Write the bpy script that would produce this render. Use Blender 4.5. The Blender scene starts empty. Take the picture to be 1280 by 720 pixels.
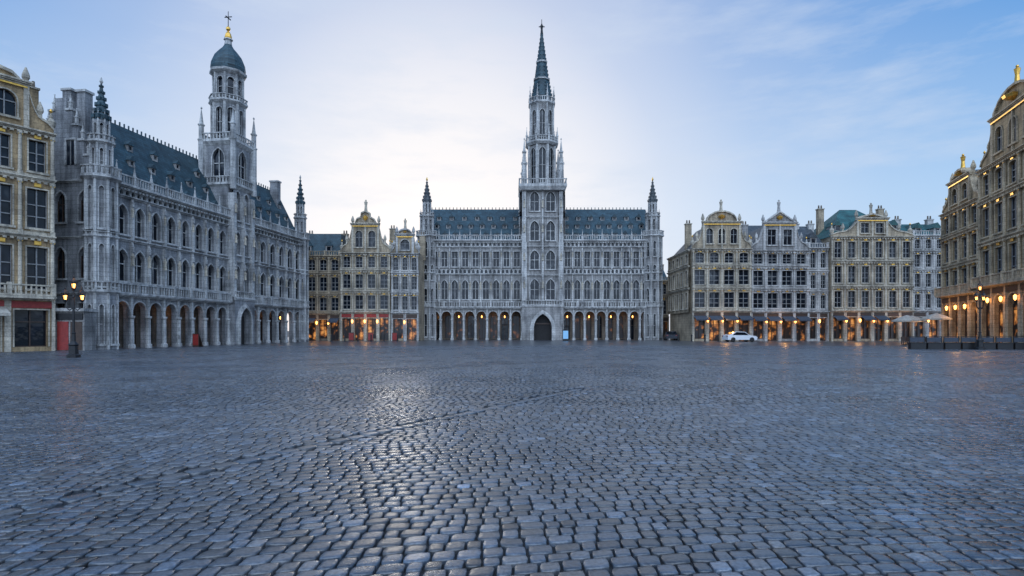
import bpy, math, random
import numpy as np
from mathutils import Matrix, Vector
random.seed(7); rng=np.random.default_rng(5)
R=math.radians
scene=bpy.context.scene
scene.view_settings.view_transform='Standard'
scene.view_settings.look='None'
scene.view_settings.exposure=0

# ------------------------------------------------------------ materials
def newmat(name):
    m=bpy.data.materials.new(name); m.use_nodes=True
    nt=m.node_tree; b=nt.nodes['Principled BSDF']
    return m,nt,b
def N(nt,t,**kw):
    n=nt.nodes.new(t)
    for k,v in kw.items(): setattr(n,k,v)
    return n
def ramp(nt,stops,interp='LINEAR'):
    r=nt.nodes.new('ShaderNodeValToRGB'); cr=r.color_ramp; cr.interpolation=interp
    while len(cr.elements)<len(stops): cr.elements.new(0.5)
    for e,(p,c) in zip(cr.elements,stops):
        e.position=p; e.color=(*c,1) if len(c)==3 else c
    return r
def mix(nt,a,b,f,mode='MIX'):
    n=nt.nodes.new('ShaderNodeMix'); n.data_type='RGBA'; n.blend_type=mode
    for s,v in ((n.inputs[6],a),(n.inputs[7],b),(n.inputs[0],f)):
        if isinstance(v,(int,float)): s.default_value=v
        elif isinstance(v,tuple): s.default_value=(*v,1) if len(v)==3 else v
        else: nt.links.new(v,s)
    return n.outputs[2]
def mat_stone(name,col,dark=0.45,rough=0.8,joint=(0.9,0.38),bump=0.5):
    m,nt,b=newmat(name); L=nt.links.new
    tc=N(nt,'ShaderNodeTexCoord')
    n1=N(nt,'ShaderNodeTexNoise'); n1.inputs['Scale'].default_value=0.55; n1.inputs['Detail'].default_value=6
    L(tc.outputs['Object'],n1.inputs['Vector'])
    mp=N(nt,'ShaderNodeMapping'); mp.inputs['Scale'].default_value=(2.6,2.6,0.35); L(tc.outputs['Object'],mp.inputs['Vector'])
    n2=N(nt,'ShaderNodeTexNoise'); n2.inputs['Scale'].default_value=1.0; n2.inputs['Detail'].default_value=5; L(mp.outputs[0],n2.inputs['Vector'])
    n3=N(nt,'ShaderNodeTexNoise'); n3.inputs['Scale'].default_value=9; n3.inputs['Detail'].default_value=4; L(tc.outputs['Object'],n3.inputs['Vector'])
    dk=tuple(c*dark for c in col); lt=tuple(min(0.8,c*1.15) for c in col)
    r1=ramp(nt,[(0.3,dk),(0.52,col),(0.75,lt)]); L(n1.outputs[0],r1.inputs[0])
    r2=ramp(nt,[(0.36,(0.42,0.43,0.45)),(0.56,(1,1,1))]); L(n2.outputs[0],r2.inputs[0])
    c=mix(nt,r1.outputs[0],r2.outputs[0],0.75,'MULTIPLY')
    r3=ramp(nt,[(0.3,(0.66,0.66,0.66)),(0.65,(1.12,1.12,1.12))]); L(n3.outputs[0],r3.inputs[0])
    c=mix(nt,c,r3.outputs[0],0.85,'MULTIPLY')
    # ashlar coursing
    sp=N(nt,'ShaderNodeSeparateXYZ'); L(tc.outputs['Object'],sp.inputs[0])
    ad=N(nt,'ShaderNodeMath',operation='ADD'); L(sp.outputs[0],ad.inputs[0]); L(sp.outputs[1],ad.inputs[1])
    cb=N(nt,'ShaderNodeCombineXYZ'); L(ad.outputs[0],cb.inputs[0]); L(sp.outputs[2],cb.inputs[1])
    br=N(nt,'ShaderNodeTexBrick'); br.inputs['Scale'].default_value=1; br.inputs['Brick Width'].default_value=joint[0]; br.inputs['Row Height'].default_value=joint[1]
    br.inputs['Mortar Size'].default_value=0.018; br.inputs['Color1'].default_value=(1,1,1,1); br.inputs['Color2'].default_value=(0.78,0.78,0.8,1); br.inputs['Mortar'].default_value=(0.45,0.45,0.45,1)
    L(cb.outputs[0],br.inputs['Vector'])
    c=mix(nt,c,br.outputs[0],0.8,'MULTIPLY')
    L(c,b.inputs['Base Color']); b.inputs['Roughness'].default_value=rough
    bp=N(nt,'ShaderNodeBump'); bp.inputs['Strength'].default_value=bump; bp.inputs['Distance'].default_value=0.05
    L(n3.outputs[0],bp.inputs['Height']); L(bp.outputs[0],b.inputs['Normal'])
    return m
def mat_roof(name,col):
    m,nt,b=newmat(name); L=nt.links.new
    tc=N(nt,'ShaderNodeTexCoord')
    sp=N(nt,'ShaderNodeSeparateXYZ'); L(tc.outputs['Object'],sp.inputs[0])
    ad=N(nt,'ShaderNodeMath',operation='ADD'); L(sp.outputs[0],ad.inputs[0]); L(sp.outputs[1],ad.inputs[1])
    cb=N(nt,'ShaderNodeCombineXYZ'); L(ad.outputs[0],cb.inputs[0]); L(sp.outputs[2],cb.inputs[1])
    br=N(nt,'ShaderNodeTexBrick'); br.inputs['Scale'].default_value=1; br.inputs['Brick Width'].default_value=0.35; br.inputs['Row Height'].default_value=0.22
    br.inputs['Mortar Size'].default_value=0.015
    br.inputs['Color1'].default_value=(*[c*1.25 for c in col],1); br.inputs['Color2'].default_value=(*[c*0.75 for c in col],1); br.inputs['Mortar'].default_value=(*[c*0.4 for c in col],1)
    L(cb.outputs[0],br.inputs['Vector'])
    n1=N(nt,'ShaderNodeTexNoise'); n1.inputs['Scale'].default_value=0.8; n1.inputs['Detail'].default_value=6; L(tc.outputs['Object'],n1.inputs['Vector'])
    r1=ramp(nt,[(0.3,(0.55,0.6,0.6)),(0.7,(1.35,1.3,1.25))]); L(n1.outputs[0],r1.inputs[0])
    L(mix(nt,br.outputs[0],r1.outputs[0],1.0,'MULTIPLY'),b.inputs['Base Color'])
    b.inputs['Roughness'].default_value=0.6
    return m
def mat_plain(name,col,rough=0.6,metal=0,emis=None,es=0,var=0.25,scale=6):
    m,nt,b=newmat(name); L=nt.links.new
    tc=N(nt,'ShaderNodeTexCoord'); n1=N(nt,'ShaderNodeTexNoise'); n1.inputs['Scale'].default_value=scale; n1.inputs['Detail'].default_value=4
    L(tc.outputs['Object'],n1.inputs['Vector'])
    r=ramp(nt,[(0.3,tuple(c*(1-var) for c in col)),(0.7,tuple(min(1,c*(1+var)) for c in col))]); L(n1.outputs[0],r.inputs[0])
    L(r.outputs[0],b.inputs['Base Color']); b.inputs['Roughness'].default_value=rough; b.inputs['Metallic'].default_value=metal
    if emis:
        b.inputs['Emission Color'].default_value=(*emis,1); b.inputs['Emission Strength'].default_value=es
        m.cycles.emission_sampling='NONE'
    return m
def mat_glass(name):
    m,nt,b=newmat(name); L=nt.links.new
    tc=N(nt,'ShaderNodeTexCoord'); n1=N(nt,'ShaderNodeTexNoise'); n1.inputs['Scale'].default_value=0.9; n1.inputs['Detail'].default_value=1
    L(tc.outputs['Object'],n1.inputs['Vector'])
    r=ramp(nt,[(0.42,(0.006,0.009,0.014)),(0.6,(0.015,0.02,0.03)),(0.72,(0.08,0.085,0.09))]); L(n1.outputs[0],r.inputs[0])
    L(r.outputs[0],b.inputs['Base Color']); b.inputs['Roughness'].default_value=0.08; b.inputs['IOR'].default_value=1.4
    n2=N(nt,'ShaderNodeTexNoise'); n2.inputs['Scale'].default_value=1.8; L(tc.outputs['Object'],n2.inputs['Vector'])
    bp=N(nt,'ShaderNodeBump'); bp.inputs['Strength'].default_value=0.25; bp.inputs['Distance'].default_value=0.05; L(n2.outputs[0],bp.inputs['Height']); L(bp.outputs[0],b.inputs['Normal'])
    return m
def mat_shop(name,amt=1.0,lo=.5):
    m,nt,b=newmat(name); L=nt.links.new
    tc=N(nt,'ShaderNodeTexCoord'); n1=N(nt,'ShaderNodeTexNoise'); n1.inputs['Scale'].default_value=1.1; n1.inputs['Detail'].default_value=4
    L(tc.outputs['Object'],n1.inputs['Vector'])
    r=ramp(nt,[(lo,(0.0,0.0,0.0)),(lo+.1,(0.35,0.12,0.025)),(lo+.22,(1.0,0.45,0.12))]); L(n1.outputs[0],r.inputs[0])
    L(r.outputs[0],b.inputs['Emission Color']); b.inputs['Emission Strength'].default_value=amt
    b.inputs['Base Color'].default_value=(0.03,0.025,0.025,1); b.inputs['Roughness'].default_value=0.3
    m.cycles.emission_sampling='NONE'
    return m
M={}
M['hall']=mat_stone('hall_limestone',(0.39,0.37,0.35),0.5)
M['halltrim']=mat_stone('hall_carved_stone',(0.62,0.60,0.57),0.6)
M['hallL']=mat_stone('old_limestone',(0.33,0.33,0.335),0.45)
M['hallLt']=mat_stone('old_carved_stone',(0.56,0.55,0.53),0.55)
M['slate']=mat_roof('slate_blue',(0.03,0.065,0.085))
M['slategrey']=mat_roof('slate_grey',(0.06,0.07,0.08))
M['verdigris']=mat_roof('copper_green',(0.025,0.10,0.10))
M['cream']=mat_stone('cream_stone',(0.48,0.38,0.26),0.5)
M['creamT']=mat_stone('cream_trim',(0.63,0.55,0.43),0.65)
M['ochre']=mat_stone('ochre_stone',(0.50,0.35,0.19),0.5)
M['ochreT']=mat_stone('ochre_trim',(0.64,0.50,0.33),0.65)
M['bluegrey']=mat_stone('grey_render',(0.38,0.36,0.34),0.55)
M['white']=mat_stone('white_render',(0.61,0.58,0.54),0.65)
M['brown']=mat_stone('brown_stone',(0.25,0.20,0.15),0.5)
M['glass']=mat_glass('window_glass')
M['gold']=mat_plain('gilding',(0.80,0.46,0.10),0.4,0.9)
M['frame']=mat_plain('window_frame',(0.22,0.22,0.22),0.6)
M['iron']=mat_plain('black_iron',(0.02,0.02,0.022),0.45,0.3)
M['dark']=mat_plain('dark_interior',(0.02,0.018,0.018),0.8)
M['shop']=mat_shop('shop_interior',0.9,.51)
M['shopdim']=mat_shop('hall_interior',0.35,.56)
M['lamp']=mat_plain('warm_lamp',(1,0.6,0.25),0.5,0,(1,0.40,0.08),7,0.05)
M['wood']=mat_plain('dark_wood',(0.06,0.035,0.025),0.5)
M['red']=mat_plain('red_paint',(0.28,0.03,0.025),0.5)
M['awn']=mat_plain('awning_cloth',(0.42,0.38,0.32),0.9)
M['awnD']=mat_plain('awning_dark',(0.05,0.06,0.08),0.9)

# ------------------------------------------------------------ builder
class B:
    def __init__(s,name,ox=0,oy=0,ang=0,mats=None,oz=0):
        s.name=name;s.o=(ox,oy,oz);s.ang=ang;s.mats=mats or {};s.p={};s.st=[Matrix.Identity(4)]
    def push(s,m): s.st.append(s.st[-1]@m)
    def pop(s): s.st.pop()
    def add(s,k,vs,fs):
        V,F=s.p.setdefault(k,([],[])); T=s.st[-1]; o=len(V)
        V.extend([tuple(T@Vector(v)) for v in vs]); F.extend([tuple(i+o for i in f) for f in fs])
    def box(s,k,x0,x1,y0,y1,z0,z1):
        s.add(k,[(x0,y0,z0),(x1,y0,z0),(x1,y1,z0),(x0,y1,z0),(x0,y0,z1),(x1,y0,z1),(x1,y1,z1),(x0,y1,z1)],
              [(0,3,2,1),(4,5,6,7),(0,1,5,4),(1,2,6,5),(2,3,7,6),(3,0,4,7)])
    def lathe(s,k,cx,cy,prof,n=8,rot=None):
        rot=math.pi/n if rot is None else rot
        vs=[];fs=[]
        for r,z in prof:
            for i in range(n):
                a=rot+2*math.pi*i/n; vs.append((cx+r*math.cos(a),cy+r*math.sin(a),z))
        for j in range(len(prof)-1):
            for i in range(n):
                i2=(i+1)%n; fs.append((j*n+i,j*n+i2,(j+1)*n+i2,(j+1)*n+i))
        fs.append(tuple(reversed(range(n)))); fs.append(tuple(range((len(prof)-1)*n,len(prof)*n)))
        s.add(k,vs,fs)
    def poly(s,k,pts,y0,y1):
        n=len(pts); vs=[(x,y0,z) for x,z in pts]+[(x,y1,z) for x,z in pts]
        fs=[tuple(range(n)),tuple(range(2*n-1,n-1,-1))]+[(i,i+n,(i+1)%n+n,(i+1)%n) for i in range(n)]
        s.add(k,vs,fs)
    def quad(s,k,a,b,c,d): s.add(k,[a,b,c,d],[(0,1,2,3)])
    def finish(s,parent=None):
        e=bpy.data.objects.new(s.name,None); scene.collection.objects.link(e)
        e.location=s.o; e.rotation_euler=(0,0,s.ang); e.empty_display_size=0.5
        for k,(V,F) in s.p.items():
            me=bpy.data.meshes.new(s.name+'_'+k); me.from_pydata(V,[],F)
            mk=s.mats.get(k,k); me.materials.append(M[mk] if isinstance(mk,str) else mk); me.update()
            ob=bpy.data.objects.new(k,me); scene.collection.objects.link(ob); ob.parent=e
        return e

def curve(a,b,spring,t,kind):
    w=b-a; pts=[]
    if kind=='point':
        for th in range(0,61,15):
            pts.append((a+w*(1-math.cos(R(th))), spring+(t-spring)*math.sin(R(th))/math.sin(R(60))))
        pts+= [(a+b-x,z) for x,z in reversed(pts[:-1])]
    else:
        for th in range(0,181,20):
            pts.append((a+w/2*(1-math.cos(R(th))), spring+(t-spring)*math.sin(R(th))))
    return pts
def panel(b,k,x0,x1,z0,z1,a,c,s,t,kind='rect',y=0,dep=.35):
    if a-x0>1e-4: b.quad(k,(x0,y,z0),(a,y,z0),(a,y,z1),(x0,y,z1))
    if x1-c>1e-4: b.quad(k,(c,y,z0),(x1,y,z0),(x1,y,z1),(c,y,z1))
    if s-z0>1e-4:
        b.quad(k,(a,y,z0),(c,y,z0),(c,y,s),(a,y,s)); b.quad(k,(a,y,s),(c,y,s),(c,y+dep,s),(a,y+dep,s))
    if kind=='rect':
        pts=[(a,t),(c,t)]; sp=t
    else:
        rise={'round':.5,'point':.75,'seg':.18}[kind]*(c-a); sp=t-rise
        pts=curve(a,c,sp,t,kind)
    for (xa,za),(xb,zb) in zip(pts,pts[1:]):
        b.quad(k,(xa,y,za),(xb,y,zb),(xb,y,z1),(xa,y,z1))
        b.quad(k,(xa,y,za),(xb,y,zb),(xb,y+dep,zb),(xa,y+dep,za))
    b.quad(k,(a,y,s),(a,y,sp),(a,y+dep,sp),(a,y+dep,s)); b.quad(k,(c,y,s),(c,y,sp),(c,y+dep,sp),(c,y+dep,s))
    return pts,sp
def ring(b,k,pts,sp,s,y,tw,pr):
    P=[(pts[0][0],s)]+list(pts)+[(pts[-1][0],s)]
    cx=(pts[0][0]+pts[-1][0])/2; out=[]
    for x,z in P:
        if z<=sp+1e-4 and len(pts)>2: out.append((x+(tw if x>cx else -tw),z))
        elif len(pts)==2: out.append((x+(tw if x>cx else -tw), z+(tw if z>s+1e-4 else 0)))
        else:
            dx,dz=x-cx,z-sp+0.3*(pts[-1][0]-pts[0][0]); l=math.hypot(dx,dz) or 1; out.append((x+dx/l*tw,z+dz/l*tw))
    for i in range(len(P)-1):
        p,q,r,u=P[i],P[i+1],out[i+1],out[i]
        b.quad(k,(p[0],y-pr,p[1]),(q[0],y-pr,q[1]),(r[0],y-pr,r[1]),(u[0],y-pr,u[1]))
        b.quad(k,(r[0],y-pr,r[1]),(u[0],y-pr,u[1]),(u[0],y,u[1]),(r[0],y,r[1]))
        b.quad(k,(p[0],y-pr,p[1]),(q[0],y-pr,q[1]),(q[0],y,q[1]),(p[0],y,p[1]))
def window(b,x0,x1,z0,z1,w,s,t,kind='rect',y=0,dep=.35,mull=1,trans=(0.62,),rt=.12,rp=.08,glass='windows',wall='walls',trim='trim',fr='frames',sill=True):
    cx=(x0+x1)/2; a,c=cx-w/2,cx+w/2
    pts,sp=panel(b,wall,x0,x1,z0,z1,a,c,s,t,kind,y,dep)
    if glass:
        g=y+dep-.04; b.quad(glass,(a,g,s),(c,g,s),(c,g,t),(a,g,t))
    f=.05; yf=y+dep-.14
    if fr:
        b.box(fr,a,a+f,yf,yf+.08,s,sp); b.box(fr,c-f,c,yf,yf+.08,s,sp); b.box(fr,a+f,c-f,yf,yf+.08,s,s+.07)
        for i in range(mull):
            xm=a+(c-a)*(i+1)/(mull+1); b.box(fr,xm-.04,xm+.04,yf-.03,yf+.07,s+.07,t-.02)
        for q in trans:
            zt=s+(t-s)*q; b.box(fr,a+f,c-f,yf-.01,yf+.06,zt-.04,zt+.04)
    if rt: ring(b,trim,pts,sp,s,y,rt,rp)
    if sill: b.box(trim,a-rt-.06,c+rt+.06,y-rp-.12,y+.02,s-.16,s-.003)
    return a,c
def statue(b,k,x,y,z,h):
    b.lathe(k,x,y,[(.16*h,z),(.14*h,z+.1*h),(.11*h,z+.45*h),(.15*h,z+.68*h),(.17*h,z+.78*h),(.06*h,z+.84*h),(.085*h,z+.9*h),(.07*h,z+.97*h),(.02*h,z+h)],6)
def pinnacle(b,k,x,y,z,h,r):
    b.lathe(k,x,y,[(r,z),(r,z+.4*h),(r*1.35,z+.42*h),(r*1.35,z+.46*h),(r*.85,z+.48*h),(r*.12,z+.92*h),(r*.4,z+.94*h),(r*.4,z+.96*h),(r*.05,z+h)],4)
def balus(b,k,x0,x1,y,z,h,step=.42,t=.09,posts=0):
    b.box(k,x0,x1,y-t,y+t,z,z+.14*h); b.box(k,x0,x1,y-t*1.3,y+t*1.3,z+.86*h,z+h)
    n=max(1,int((x1-x0)/step))
    for i in range(n):
        xc=x0+(i+.5)*(x1-x0)/n
        b.box(k,xc-step*.17,xc+step*.17,y-t*.6,y+t*.6,z+.14*h,z+.86*h)
    if posts:
        m=max(1,int((x1-x0)/posts))
        for i in range(m+1):
            xc=x0+i*(x1-x0)/m; b.box(k,xc-.13,xc+.13,y-t*1.8,y+t*1.8,z,z+h*1.12)
def cornice(b,k,x0,x1,y,z,h=.4,p=.35):
    b.box(k,x0,x1,y-p*.4,y+.1,z,z+h*.35); b.box(k,x0-.02,x1+.02,y-p*.7,y+.1,z+h*.35,z+h*.65); b.box(k,x0-.05,x1+.05,y-p,y+.1,z+h*.65,z+h)
def dentils(b,k,x0,x1,y,z,h=.16,step=.4):
    n=int((x1-x0)/step)
    for i in range(n):
        xc=x0+(i+.5)*(x1-x0)/n; b.box(k,xc-step*.25,xc+step*.25,y-.18,y,z-h,z)
def arcband(b,x0,x1,z0,z1,n,y=0,dep=.2,wall='trim',back='windows',kind='point'):
    cw=(x1-x0)/n
    for i in range(n):
        xa=x0+i*cw; panel(b,wall,xa,xa+cw,z0,z1,xa+.2*cw,xa+.8*cw,z0+.08,z1-.12*(z1-z0),kind,y,dep)
    b.quad(back,(x0,y+dep-.01,z0),(x1,y+dep-.01,z0),(x1,y+dep-.01,z1),(x0,y+dep-.01,z1))  # blind arches, no real windows: dark glass backing paints in the recess shade
def gothic_row(b,x0,x1,z0,z1,n,s,t,wf=.6,y=0,stat=True,kind='point',butt=.3,trans=(.55,)):
    cw=(x1-x0)/n
    for i in range(n):
        xa=x0+i*cw
        window(b,xa,xa+cw,z0,z1,cw*wf,s,t,kind,y,.4,1,trans,rt=.12,rp=.12,fr='trim')
    for i in range(n+1):
        xc=x0+i*cw
        b.box('trim',xc-.11,xc+.11,y-butt,y+.03,z0,z0+(z1-z0)*.55); b.box('trim',xc-.08,xc+.08,y-butt*.6,y+.03,z0+(z1-z0)*.55,z1)
        if stat:
            zc=z0+(z1-z0)*.55; statue(b,'statuary',xc,y-butt*.75,zc,.24*(z1-z0)); pinnacle(b,'trim',xc,y-butt*.75,zc+.27*(z1-z0),.2*(z1-z0),.13)
def slope_roof(b,k,x0,x1,y0,y1,z0,z1,hip=0,oh=.2):
    ym=(y0+y1)/2
    v=[(x0,y0-oh,z0),(x1,y0-oh,z0),(x1,y1+oh,z0),(x0,y1+oh,z0),(x0+hip,ym,z1),(x1-hip,ym,z1)]
    b.add(k,v,[(0,1,5,4),(2,3,4,5),(3,0,4),(1,2,5),(0,3,2,1)])
def dormers(b,x0,x1,n,y0,z0,y1,z1,f,w=.7,h=.9,cap='roofs'):
    for i in range(n):
        xc=x0+(i+.5)*(x1-x0)/n; z=z0+(z1-z0)*f; y=y0+(y1-y0)*f; d=(y1-y0)/(z1-z0)*(h*1.6)+.25
        window(b,xc-w/2,xc+w/2,z-.15,z+h*.7,w*.6,z+.02,z+h*.6,'rect',y-.12,.15,0,(),rt=0,wall='dormer_fronts',fr=None,sill=False)
        b.box('dormer_fronts',xc-w/2,xc-w/2+.06,y-.11,y+d,z-.15,z+h*.68); b.box('dormer_fronts',xc+w/2-.06,xc+w/2,y-.11,y+d,z-.15,z+h*.68)
        b.poly(cap,[(xc-w*.65,z+h*.7),(xc+w*.65,z+h*.7),(xc,z+h*1.45)],y-.22,y+d+.4)
    b.mats.setdefault('dormer_fronts','bluegrey')
def stage(b,cx,cy,r,z0,z1,n=8,wz=(.12,.85),wf=.5,kind='point',trim='trim',shaft=.16,pin=0,mull=1,rows=1):
    fw=2*r*math.tan(math.pi/n)
    for i in range(n):
        b.push(Matrix.Translation((cx,cy,0))@Matrix.Rotation(2*math.pi*i/n,4,'Z'))
        for j in range(rows):
            za=z0+(z1-z0)*j/rows; zb=z0+(z1-z0)*(j+1)/rows; hh=zb-za
            window(b,-fw/2,fw/2,za,zb,fw*wf,za+hh*wz[0],za+hh*wz[1],kind,-r,.3,mull,(.5,),rt=min(.12,fw*.08),rp=.07,fr=trim,sill=True)
        b.pop()
        a=2*math.pi*(i+.5)/n; rr=r/math.cos(math.pi/n)
        x=cx+rr*math.sin(a); y=cy-rr*math.cos(a)
        b.lathe(trim,x,y,[(shaft,z0),(shaft,z1)],6)
        if pin: pinnacle(b,trim,x,y,z1,pin,shaft*.9)
def ngon_bal(b,cx,cy,r,z,h,n=8,corn=.35):
    rr=r/math.cos(math.pi/n)
    b.lathe('trim',cx,cy,[((r-.35)/math.cos(math.pi/n),z-corn),(rr,z-corn*.3),(rr,z)],n,rot=math.pi/n-math.pi/2)
    fw=2*r*math.tan(math.pi/n)
    for i in range(n):
        b.push(Matrix.Translation((cx,cy,0))@Matrix.Rotation(2*math.pi*i/n,4,'Z'))
        balus(b,'trim',-fw/2,fw/2,-r+.1,z,h,.36,.07); b.pop()
def crocket_spire(b,k,cx,cy,r,z0,z1,n=8,cr=8,tk='trim'):
    rot=math.pi/n-math.pi/2
    b.lathe(k,cx,cy,[(r,z0),(r*.66,z0+(z1-z0)*.3),(r*.1,z1)],n,rot)
    for i in range(n):
        a=rot+2*math.pi*i/n
        for j in range(cr):
            f=(j+.5)/cr; z=z0+(z1-z0)*f; rr=r*(1-.34*f/.3) if f<.3 else r*(.66-.56*(f-.3)/.7)
            x=cx+rr*math.cos(a);y=cy+rr*math.sin(a); q=.1*(1-f)+.05
            b.box(tk,x-q,x+q,y-q,y+q,z-q,z+q*1.4)
def light(x,y,z,w,r=.15,c=(1,.5,.16)):
    l=bpy.data.lights.new('lamp_glow','POINT'); l.energy=w; l.color=c; l.shadow_soft_size=r
    o=bpy.data.objects.new('lamp_glow',l); o.location=(x,y,z); scene.collection.objects.link(o); return o
def loc2w(b,x,y,z):
    c,s=math.cos(b.ang),math.sin(b.ang); return (b.o[0]+c*x-s*y,b.o[1]+s*x+c*y,z)
def arcade(b,x0,x1,n,zt,kind='round',gal=2.6,lamps=2,wf=.74):
    cw=(x1-x0)/n
    for i in range(n):
        xa=x0+i*cw
        pts,sp=panel(b,'walls',xa,xa+cw,0,zt,xa+cw*(1-wf)/2,xa+cw*(1+wf)/2,0,zt-.35,kind,0,.5)
        ring(b,'trim',pts,sp,sp,0,.13,.09)
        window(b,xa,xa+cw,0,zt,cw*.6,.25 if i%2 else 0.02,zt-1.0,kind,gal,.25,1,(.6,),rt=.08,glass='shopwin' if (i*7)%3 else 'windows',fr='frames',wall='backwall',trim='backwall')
        if lamps and i%lamps==0:
            b.lathe('lanterns',xa+cw/2,gal*.5,[(.02,zt-1.0),(.09,zt-1.1),(.11,zt-1.25),(.04,zt-1.4)],6); b.box('frames',xa+cw/2-.02,xa+cw/2+.02,gal*.5-.02,gal*.5+.02,zt-1.0,zt-.11)
    for i in range(n+1):
        xc=x0+i*cw
        b.lathe('trim',xc,-.12,[(.30,0),(.30,.3),(.2,.4),(.18,zt-1.9),(.28,zt-1.75),(.28,zt-1.6)],8)
        b.box('trim',xc-.12,xc+.12,-.16,.02,zt-1.6,zt)
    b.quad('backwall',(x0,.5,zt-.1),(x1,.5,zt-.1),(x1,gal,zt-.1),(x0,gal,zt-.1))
    b.quad('walls',(x0,0.5,.03),(x1,0.5,.03),(x1,gal,.03),(x0,gal,.03))

# ------------------------------------------------------------ central gothic hall
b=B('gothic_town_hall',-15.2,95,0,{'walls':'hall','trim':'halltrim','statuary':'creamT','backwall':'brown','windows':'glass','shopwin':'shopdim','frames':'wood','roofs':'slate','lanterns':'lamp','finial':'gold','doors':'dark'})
W=39.6; TX=20.2; tw=3.35; wings=[(1.5,TX-tw),(TX+tw,W-1.5)]
for x0,x1 in wings:
    arcade(b,x0,x1,8,5.1,'round',2.8,2,.78)
    cornice(b,'trim',x0,x1,-.05,5.1,.3,.45)
    balus(b,'trim',x0,x1,-.45,5.4,.95,.4,.08,2.2)
    gothic_row(b,x0,x1,5.4,10.7,9,6.7,9.9,.62)
    cornice(b,'trim',x0,x1,0,10.7,.25,.3)
    arcband(b,x0,x1,10.95,11.75,22)
    gothic_row(b,x0,x1,11.75,15.2,9,12.1,14.6,.6,kind='rect')
    cornice(b,'trim',x0,x1,0,15.2,.25,.3)
    arcband(b,x0,x1,15.45,16.15,22)
    cornice(b,'trim',x0,x1,0,16.15,.3,.5); dentils(b,'trim',x0,x1,-.12,16.15)
    balus(b,'trim',x0,x1,-.35,16.45,.85,.36,.07,0)
    n=9
    for i in range(n+1): pinnacle(b,'trim',x0+(x1-x0)*i/n,-.35,16.5,1.7,.14)
b.box('walls',0.2,W-.2,.42,14,5.4,16.6); b.box('walls',.2,W-.2,3.1,14,0,5.4)
slope_roof(b,'roofs',.8,W-.8,.8,13,16.6,23.0)
for f,n in ((.1,9),(.38,8),(.64,7)):
    for x0,x1 in wings: dormers(b,x0,x1,n,.6,16.6,6.9,23.0,f,.72,.72)
for i in range(60): 
    xc=1+i*(W-2)/60; b.box('roofs',xc,xc+.12,6.85,6.95,22.95,23.35)
for cx in (1.1,W-1.1):
    cy=.5
    stage(b,cx,cy,1.45,0,5.4,8,(.1,.8),.35,shaft=.13,mull=0)
    stage(b,cx,cy,1.4,5.4,17,8,(.15,.8),.42,shaft=.13,rows=3,mull=0)
    b.lathe('walls',cx,cy,[(1.2,0),(1.2,17)],8)
    ngon_bal(b,cx,cy,1.75,17.2,.8,8); ngon_bal(b,cx,cy,1.6,11.1,.5,8); ngon_bal(b,cx,cy,1.7,5.6,.7,8)
    stage(b,cx,cy,1.0,17.2,20.4,8,(.15,.85),.45,shaft=.12,pin=1.2,mull=0)
    b.lathe('walls',cx,cy,[(.8,17.2),(.8,20.4)],8)
    ngon_bal(b,cx,cy,1.2,20.5,.5,8)
    stage(b,cx,cy,.62,20.5,22.8,8,(.1,.85),.5,shaft=.08,pin=.9,mull=0)
    crocket_spire(b,'spires',cx,cy,.75,22.8,26.4,8,6,'spires'); b.lathe('finial',cx,cy,[(.05,26.3),(.18,26.6),(.03,27)],6)
b.mats['spires']='slategrey'
cy=1.9
b.push(Matrix.Translation((TX,0,0)))
pts,sp=panel(b,'walls',-tw,tw,0,5.4,-1.45,1.45,0,4.3,'point',-1.4,1.0)
for k2 in range(3): ring(b,'trim',pts,sp,0,-1.4+.02,.18+.22*k2,.1*(3-k2))
b.quad('doors',(-1.5,-.45,0),(1.5,-.45,0),(1.5,-.45,4.4),(-1.5,-.45,4.4))
b.box('frames',-1.4,1.4,-.6,-.5,2.6,2.8)
b.box('walls',-tw,tw,-.4,5.2,0,25); b.box('walls',-tw,-1.5,-1.38,-.4,0,5.38); b.box('walls',1.5,tw,-1.38,-.4,0,5.38)
cornice(b,'trim',-tw,tw,-1.4,5.4,.3,.2); b.box('walls',-tw,tw,-1.3,-.4,5.4,5.68); balus(b,'trim',-tw,tw,-1.4,5.7,.8,.4)
zs=[(5.7,10.7,'point'),(10.7,15.4,'point'),(15.4,20.2,'point'),(20.2,25,'point')]
for z0,z1,kd in zs:
    for j in range(2):
        xa=-2.6+j*2.6
        window(b,xa,xa+2.6,z0,z1,1.45,z0+.9,z1-.7,kd,-.85,.4,1,(.5,),rt=.15,rp=.12,fr='trim')
    cornice(b,'trim',-2.9,2.9,-.85,z1-.25,.25,.3)
for x in (-3.0,0,3.0):
    wv=.4 if x else .16
    b.box('trim',x-wv,x+wv,-1.25,-.41,5.7,16); b.box('trim',x-wv*.8,x+wv*.8,-1.1,-.41,16,24.6)
    for z in (8.5,13,17.6,21.6): statue(b,'statuary',x,-1.3,z,1.2); pinnacle(b,'trim',x,-1.3,z+1.3,1.0,.16)
for sx in (-1,1):
    b.push(Matrix.Translation((sx*tw,2.4,0))@Matrix.Rotation(sx*math.pi/2,4,'Z'))
    for z0,z1 in ((17,20.8),(20.8,24.8)):
        for j in (-1,1): window(b,j*1.3-1.2,j*1.3+1.2,z0,z1,1.1,z0+.5,z1-.4,'point',-.05-.35,.4,1,(.5,),rt=.12,fr='trim')
    b.pop()
b.pop()
ngon_bal(b,TX,cy,3.9,25.2,1.0,4,.8)
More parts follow.
